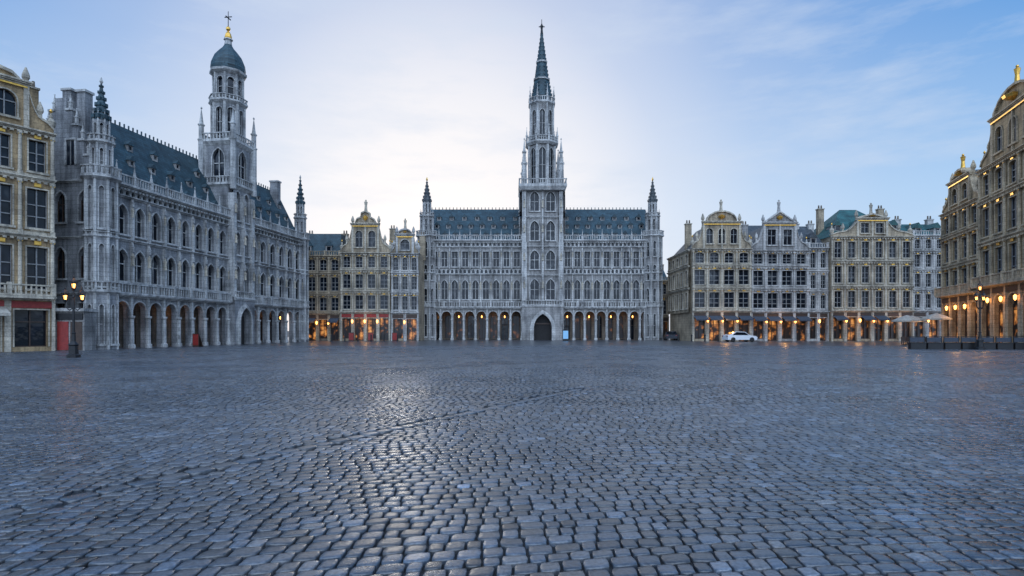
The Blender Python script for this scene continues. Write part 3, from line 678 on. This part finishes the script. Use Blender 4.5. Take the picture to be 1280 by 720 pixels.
b=B('information_sign',8.0,86,0,{'frame':'iron','face':'signblue'}); b.box('frame',-.45,.45,-.1,.1,0,.25); b.box('frame',-.45,.45,-.08,.08,.25,1.65); b.box('face',-.38,.38,-.1,-.083,.35,1.55); b.box('frame',-.5,.5,-.12,.12,1.65,1.73); b.finish()
def aboard(x,y,m):
    b=B('menu_board',x,y,random.uniform(-.5,.5),{'frame':'wood','face':m}); 
    b.poly('frame',[(-.4,0),(.4,0),(.4,1.3),(-.4,1.3)],-.05,0); b.box('face',-.34,.34,-.062,-.052,.15,1.22); b.add('frame',[(-.4,.5,0),(.4,.5,0),(.4,.0,1.25),(-.4,.0,1.25)],[(0,1,2,3)]); b.finish()
for x,y in [(-31,56.5),(-24,86),(-21,85.5),(-17.5,86)]: aboard(x,y,'red')
for i in range(12):
    b=B('bollard',-26+(0 if i<6 else 50)+ (i%6)*1.9,83.0,0,{'post':'iron'}); b.lathe('post',0,0,[(.14,0),(.11,.1),(.09,.8),(.13,.85),(.1,.98),(.02,1.03)],10); b.finish()

# ------------------------------------------------------------ paving
m,nt,bs=newmat('wet_cobble'); L=nt.links.new
at=N(nt,'ShaderNodeAttribute'); at.attribute_name='tone'
tc=N(nt,'ShaderNodeTexCoord')
n1=N(nt,'ShaderNodeTexNoise'); n1.inputs['Scale'].default_value=34; n1.inputs['Detail'].default_value=6; L(tc.outputs['Object'],n1.inputs['Vector'])
n2=N(nt,'ShaderNodeTexNoise'); n2.inputs['Scale'].default_value=.3; n2.inputs['Detail'].default_value=5; L(tc.outputs['Object'],n2.inputs['Vector'])
r1=ramp(nt,[(0.3,(0.55,0.55,0.55)),(0.7,(1.4,1.4,1.4))]); L(n1.outputs[0],r1.inputs[0])
r2=ramp(nt,[(0.3,(0.7,0.73,0.75)),(0.7,(1.25,1.22,1.18))]); L(n2.outputs[0],r2.inputs[0])
c=mix(nt,at.outputs['Color'],r1.outputs[0],1.0,'MULTIPLY'); c=mix(nt,c,r2.outputs[0],1.0,'MULTIPLY'); L(c,bs.inputs['Base Color'])
rr=N(nt,'ShaderNodeMapRange'); rr.inputs[1].default_value=.3; rr.inputs[2].default_value=.7; rr.inputs[3].default_value=.2; rr.inputs[4].default_value=.38; L(n2.outputs[0],rr.inputs[0]); L(rr.outputs[0],bs.inputs['Roughness'])
bs.inputs['IOR'].default_value=1.75
bp=N(nt,'ShaderNodeBump'); bp.inputs['Strength'].default_value=.4; bp.inputs['Distance'].default_value=.008; L(n1.outputs[0],bp.inputs['Height']); L(bp.outputs[0],bs.inputs['Normal'])
M['cobble']=m
bands=[((-4.5,5.07),(.51,.86),.11)]
def warp(x,y):
    return x+.45*np.sin(y*.19+.5)+.12*np.sin(y*.53+x*.11), y+.85*np.sin(x*.15+.3)+.12*np.sin(x*.5+y*.21)
xs=[];ys=[];ws=[];ds=[]
y=.2
while y<60:
    d=.155*rng.uniform(.88,1.14)
    half=.95*y+4
    n=int(2*half/.13)
    w=rng.uniform(.115,.215,n); cx=np.cumsum(w)-w/2-half; k=cx<half
    cx=cx[k];w=w[k]; xs.append(cx);ys.append(np.full(len(cx),y+d/2));ws.append(w);ds.append(np.full(len(cx),d)); y+=d
xs=np.concatenate(xs);ys=np.concatenate(ys);ws=np.concatenate(ws);ds=np.concatenate(ds)
wx,wy=warp(xs,ys)
keep=np.ones(len(xs),bool)
for (px,py),(ux,uy),hw in bands:
    dist=np.abs((wx-px)*uy-(wy-py)*ux); keep&=~((dist<hw+.07)&(wy<16))
xs,ys,ws,ds=xs[keep],ys[keep],ws[keep],ds[keep]
def stones(xs,ys,ws,ds,rings,nang,gap,name,mat,dowarp=True,tilt=.022,base=(.072,.080,.094),smooth=True,jit=.05,rot=None,sd=.32,hv=.005):
    n=len(xs)
    th=np.arange(nang)*2*np.pi/nang+np.pi/nang
    p=7
    cs,sn=np.cos(th),np.sin(th)
    if nang==4: ux,uy=np.sign(cs),np.sign(sn)
    else:
        rad=(np.abs(cs)**p+np.abs(sn)**p)**(-1/p); ux,uy=cs*rad,sn*rad
    k=len(rings); nv=nang*k+1
    V=np.zeros((n,nv,3)); hw=(ws-gap)/2; hd=(ds-gap)/2
    jx=1+rng.uniform(-jit,jit,(n,nang)); jy=1+rng.uniform(-jit,jit,(n,nang))
    for j,(s,z) in enumerate(rings):
        V[:,j*nang:(j+1)*nang,0]=hw[:,None]*ux*s*jx; V[:,j*nang:(j+1)*nang,1]=hd[:,None]*uy*s*jy; V[:,j*nang:(j+1)*nang,2]=z
    V[:,-1,2]=rings[-1][1]+.0003
    tx=rng.normal(0,tilt,n);ty=rng.normal(0,tilt,n);h=rng.uniform(-hv,hv*.8,n)
    V[:,:,2]+=V[:,:,0]*tx[:,None]+V[:,:,1]*ty[:,None]+h[:,None]
    a=rng.normal(0,.03,n); ca,sa=np.cos(a)[:,None],np.sin(a)[:,None]
    X=V[:,:,0]*ca-V[:,:,1]*sa; Y=V[:,:,0]*sa+V[:,:,1]*ca
    if rot is not None:
        c,s_=math.cos(rot),math.sin(rot); X,Y=X*c-Y*s_,X*s_+Y*c
    X=X+xs[:,None];Y=Y+ys[:,None]
    if dowarp: X,Y=warp(X,Y)
    V[:,:,0]=X;V[:,:,1]=Y
    F4=[]
    for j in range(k-1):
        for i in range(nang): F4.append([j*nang+i,j*nang+(i+1)%nang,(j+1)*nang+(i+1)%nang,(j+1)*nang+i])
    F3=[[(k-1)*nang+i,(k-1)*nang+(i+1)%nang,nv-1] for i in range(nang)]
    off=(np.arange(n)*nv)[:,None,None]
    q=(np.array(F4)[None]+off).reshape(-1); t=(np.array(F3)[None]+off).reshape(-1)
    nq=len(q)//4; ntr=len(t)//3
    loops=np.concatenate([q,t]).astype(np.int32); starts=np.concatenate([np.arange(nq)*4,nq*4+np.arange(ntr)*3]).astype(np.int32)
    me=bpy.data.meshes.new(name); me.vertices.add(n*nv); me.vertices.foreach_set('co',V.reshape(-1).astype(np.float32))
    me.loops.add(len(loops)); me.loops.foreach_set('vertex_index',loops); me.polygons.add(nq+ntr); me.polygons.foreach_set('loop_start',starts)
    me.polygons.foreach_set('use_smooth',np.full(nq+ntr,smooth))
    me.update(calc_edges=True); me.validate()
    col=np.ones((n,nv,4)); tone=rng.lognormal(0,sd,n); warm=rng.uniform(-.14,.12,n)
    for c in range(3): col[:,:,c]=(base[c]*tone*(1+warm*(1,0,-1)[c]))[:,None]
    ca=me.color_attributes.new('tone','FLOAT_COLOR','POINT'); ca.data.foreach_set('color',col.reshape(-1).astype(np.float32))
    me.materials.append(mat); ob=bpy.data.objects.new(name,me); scene.collection.objects.link(ob); return ob
par=bpy.data.objects.new('cobblestone_paving',None); scene.collection.objects.link(par)
k1=ys<12; k2_=(ys>=12)&(ys<24); k3=ys>=24
o1=stones(xs[k1],ys[k1],ws[k1],ds[k1],[(1,-.05),(.995,-.012),(.96,-.0035),(.88,-.0005),(.5,.0005)],12,.015,'cobbles_near',M['cobble'],tilt=.024,hv=.0035)
o2=stones(xs[k2_],ys[k2_],ws[k2_],ds[k2_],[(1,-.05),(.99,-.005),(.93,0)],8,.017,'cobbles_middle',M['cobble'],tilt=.024,smooth=False,hv=.0028)
o3=stones(xs[k3],ys[k3],ws[k3],ds[k3],[(1,-.05),(.985,-.003),(.92,0)],4,.018,'cobbles_far',M['cobble'],tilt=.024,smooth=False,hv=.002)
for i,((px,py),(ux,uy),hw) in enumerate(bands):
    s=np.arange(-6,12.3,.3); bx=px+ux*s;by=py+uy*s; k=by>.5
    o=stones(bx[k],by[k],np.full(k.sum(),.30),np.full(k.sum(),hw*2),[(1,-.05),(.99,-.012),(.96,-.003),(.6,0)],12,.014,'kerb_band_%d'%i,M['cobble'],False,.012,(.085,.092,.105),rot=math.atan2(uy,ux),sd=.15); o.parent=par
o1.parent=par;o2.parent=par;o3.parent=par
m,nt,bs=newmat('joint_sand'); L=nt.links.new
tc=N(nt,'ShaderNodeTexCoord'); n1=N(nt,'ShaderNodeTexNoise'); n1.inputs['Scale'].default_value=12; n1.inputs['Detail'].default_value=5; L(tc.outputs['Object'],n1.inputs['Vector'])
r1=ramp(nt,[(0.3,(0.010,0.011,0.013)),(0.7,(0.028,0.029,0.032))]); L(n1.outputs[0],r1.inputs[0]); L(r1.outputs[0],bs.inputs['Base Color']); bs.inputs['Roughness'].default_value=.8
def sheet(name,x0,x1,y0,y1,z,mat):
    me=bpy.data.meshes.new(name); me.from_pydata([(x0,y0,z),(x1,y0,z),(x1,y1,z),(x0,y1,z)],[],[(0,1,2,3)]); me.materials.append(mat); o=bpy.data.objects.new(name,me); scene.collection.objects.link(o); return o
sheet('ground',-1500,1500,-1500,1500,-.034,m)
m,nt,bs=newmat('far_cobble'); L=nt.links.new
tc=N(nt,'ShaderNodeTexCoord'); bk=N(nt,'ShaderNodeTexBrick'); bk.inputs['Scale'].default_value=1; bk.inputs['Brick Width'].default_value=.17; bk.inputs['Row Height'].default_value=.17; bk.inputs['Mortar Size'].default_value=.012
bk.inputs['Color1'].default_value=(.06,.068,.08,1); bk.inputs['Color2'].default_value=(.08,.088,.1,1); bk.inputs['Mortar'].default_value=(.02,.02,.022,1)
L(tc.outputs['Object'],bk.inputs['Vector']); L(bk.outputs[0],bs.inputs['Base Color']); bs.inputs['Roughness'].default_value=.28; bs.inputs['IOR'].default_value=1.7
n1=N(nt,'ShaderNodeTexNoise'); n1.inputs['Scale'].default_value=6; n1.inputs['Detail'].default_value=3; L(tc.outputs['Object'],n1.inputs['Vector'])
bp=N(nt,'ShaderNodeBump'); bp.inputs['Strength'].default_value=.35; bp.inputs['Distance'].default_value=.02; L(n1.outputs[0],bp.inputs['Height']); L(bp.outputs[0],bs.inputs['Normal'])
sheet('far_paving',-90,90,58.6,140,-.006,m)

# ------------------------------------------------------------ sky, sun
w=bpy.data.worlds.new('World'); scene.world=w; w.use_nodes=True; nt=w.node_tree; L=nt.links.new
bg=nt.nodes['Background']; tc=N(nt,'ShaderNodeTexCoord')
sp=N(nt,'ShaderNodeSeparateXYZ'); L(tc.outputs['Generated'],sp.inputs[0])
base=ramp(nt,[(0,(.58,.73,.91)),(.2,(.37,.59,.88)),(.4,(.12,.345,.74)),(.6,(.07,.25,.63)),(1,(.07,.2,.5))]); L(sp.outputs[2],base.inputs[0])
dt=N(nt,'ShaderNodeVectorMath',operation='DOT_PRODUCT'); L(tc.outputs['Generated'],dt.inputs[0]); dt.inputs[1].default_value=Vector((-.11,.975,.17)).normalized()
gl=ramp(nt,[(.62,(0,0,0)),(.78,(.13,.13,.13)),(.87,(.30,.30,.30)),(.93,(.54,.54,.54)),(.975,(.88,.88,.88)),(1,(1,1,1))]); L(dt.outputs['Value'],gl.inputs[0])
c=mix(nt,base.outputs[0],(.93,.91,.93),gl.outputs[0])
mp=N(nt,'ShaderNodeMapping'); mp.inputs['Scale'].default_value=(1.6,1.6,6.5); mp.inputs['Rotation'].default_value=(0,.14,0); L(tc.outputs['Generated'],mp.inputs['Vector'])
cn=N(nt,'ShaderNodeTexNoise'); cn.inputs['Scale'].default_value=2.6; cn.inputs['Detail'].default_value=8; cn.inputs['Roughness'].default_value=.6; L(mp.outputs[0],cn.inputs['Vector'])
cr2=ramp(nt,[(.48,(0,0,0)),(.70,(.5,.5,.5))]); L(cn.outputs[0],cr2.inputs[0])
c=mix(nt,c,(.62,.71,.86),cr2.outputs[0])
sky=N(nt,'ShaderNodeTexSky'); sky.sky_type='NISHITA'; sky.sun_disc=False; sky.sun_elevation=R(9); sky.sun_rotation=R(-9.4)
c=mix(nt,c,sky.outputs[0],.005,'ADD')
# added fill lobe high up behind the viewer, brightens the facades
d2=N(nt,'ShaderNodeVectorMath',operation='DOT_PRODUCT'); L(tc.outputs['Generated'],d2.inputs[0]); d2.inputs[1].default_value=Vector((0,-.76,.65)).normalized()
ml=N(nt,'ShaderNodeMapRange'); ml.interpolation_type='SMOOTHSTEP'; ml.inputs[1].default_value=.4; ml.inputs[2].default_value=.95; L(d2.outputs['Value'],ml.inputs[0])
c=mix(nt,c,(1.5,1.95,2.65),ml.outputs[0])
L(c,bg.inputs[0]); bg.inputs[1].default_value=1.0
s=bpy.data.lights.new('sun','SUN'); s.energy=.6; s.angle=R(14); s.color=(1,.93,.84)
so=bpy.data.objects.new('sun',s); d=Vector((-.16,.97,.13)); so.rotation_euler=(-d).to_track_quat('-Z','Y').to_euler(); scene.collection.objects.link(so)

cam=bpy.data.cameras.new('camera'); cam.sensor_width=36; cam.lens=20.25; cam.shift_y=53/1280; cam.clip_end=4000; cam.clip_start=.05
co=bpy.data.objects.new('camera',cam); co.location=(0,0,1.6); co.rotation_euler=(R(90),0,0); scene.collection.objects.link(co); scene.camera=co
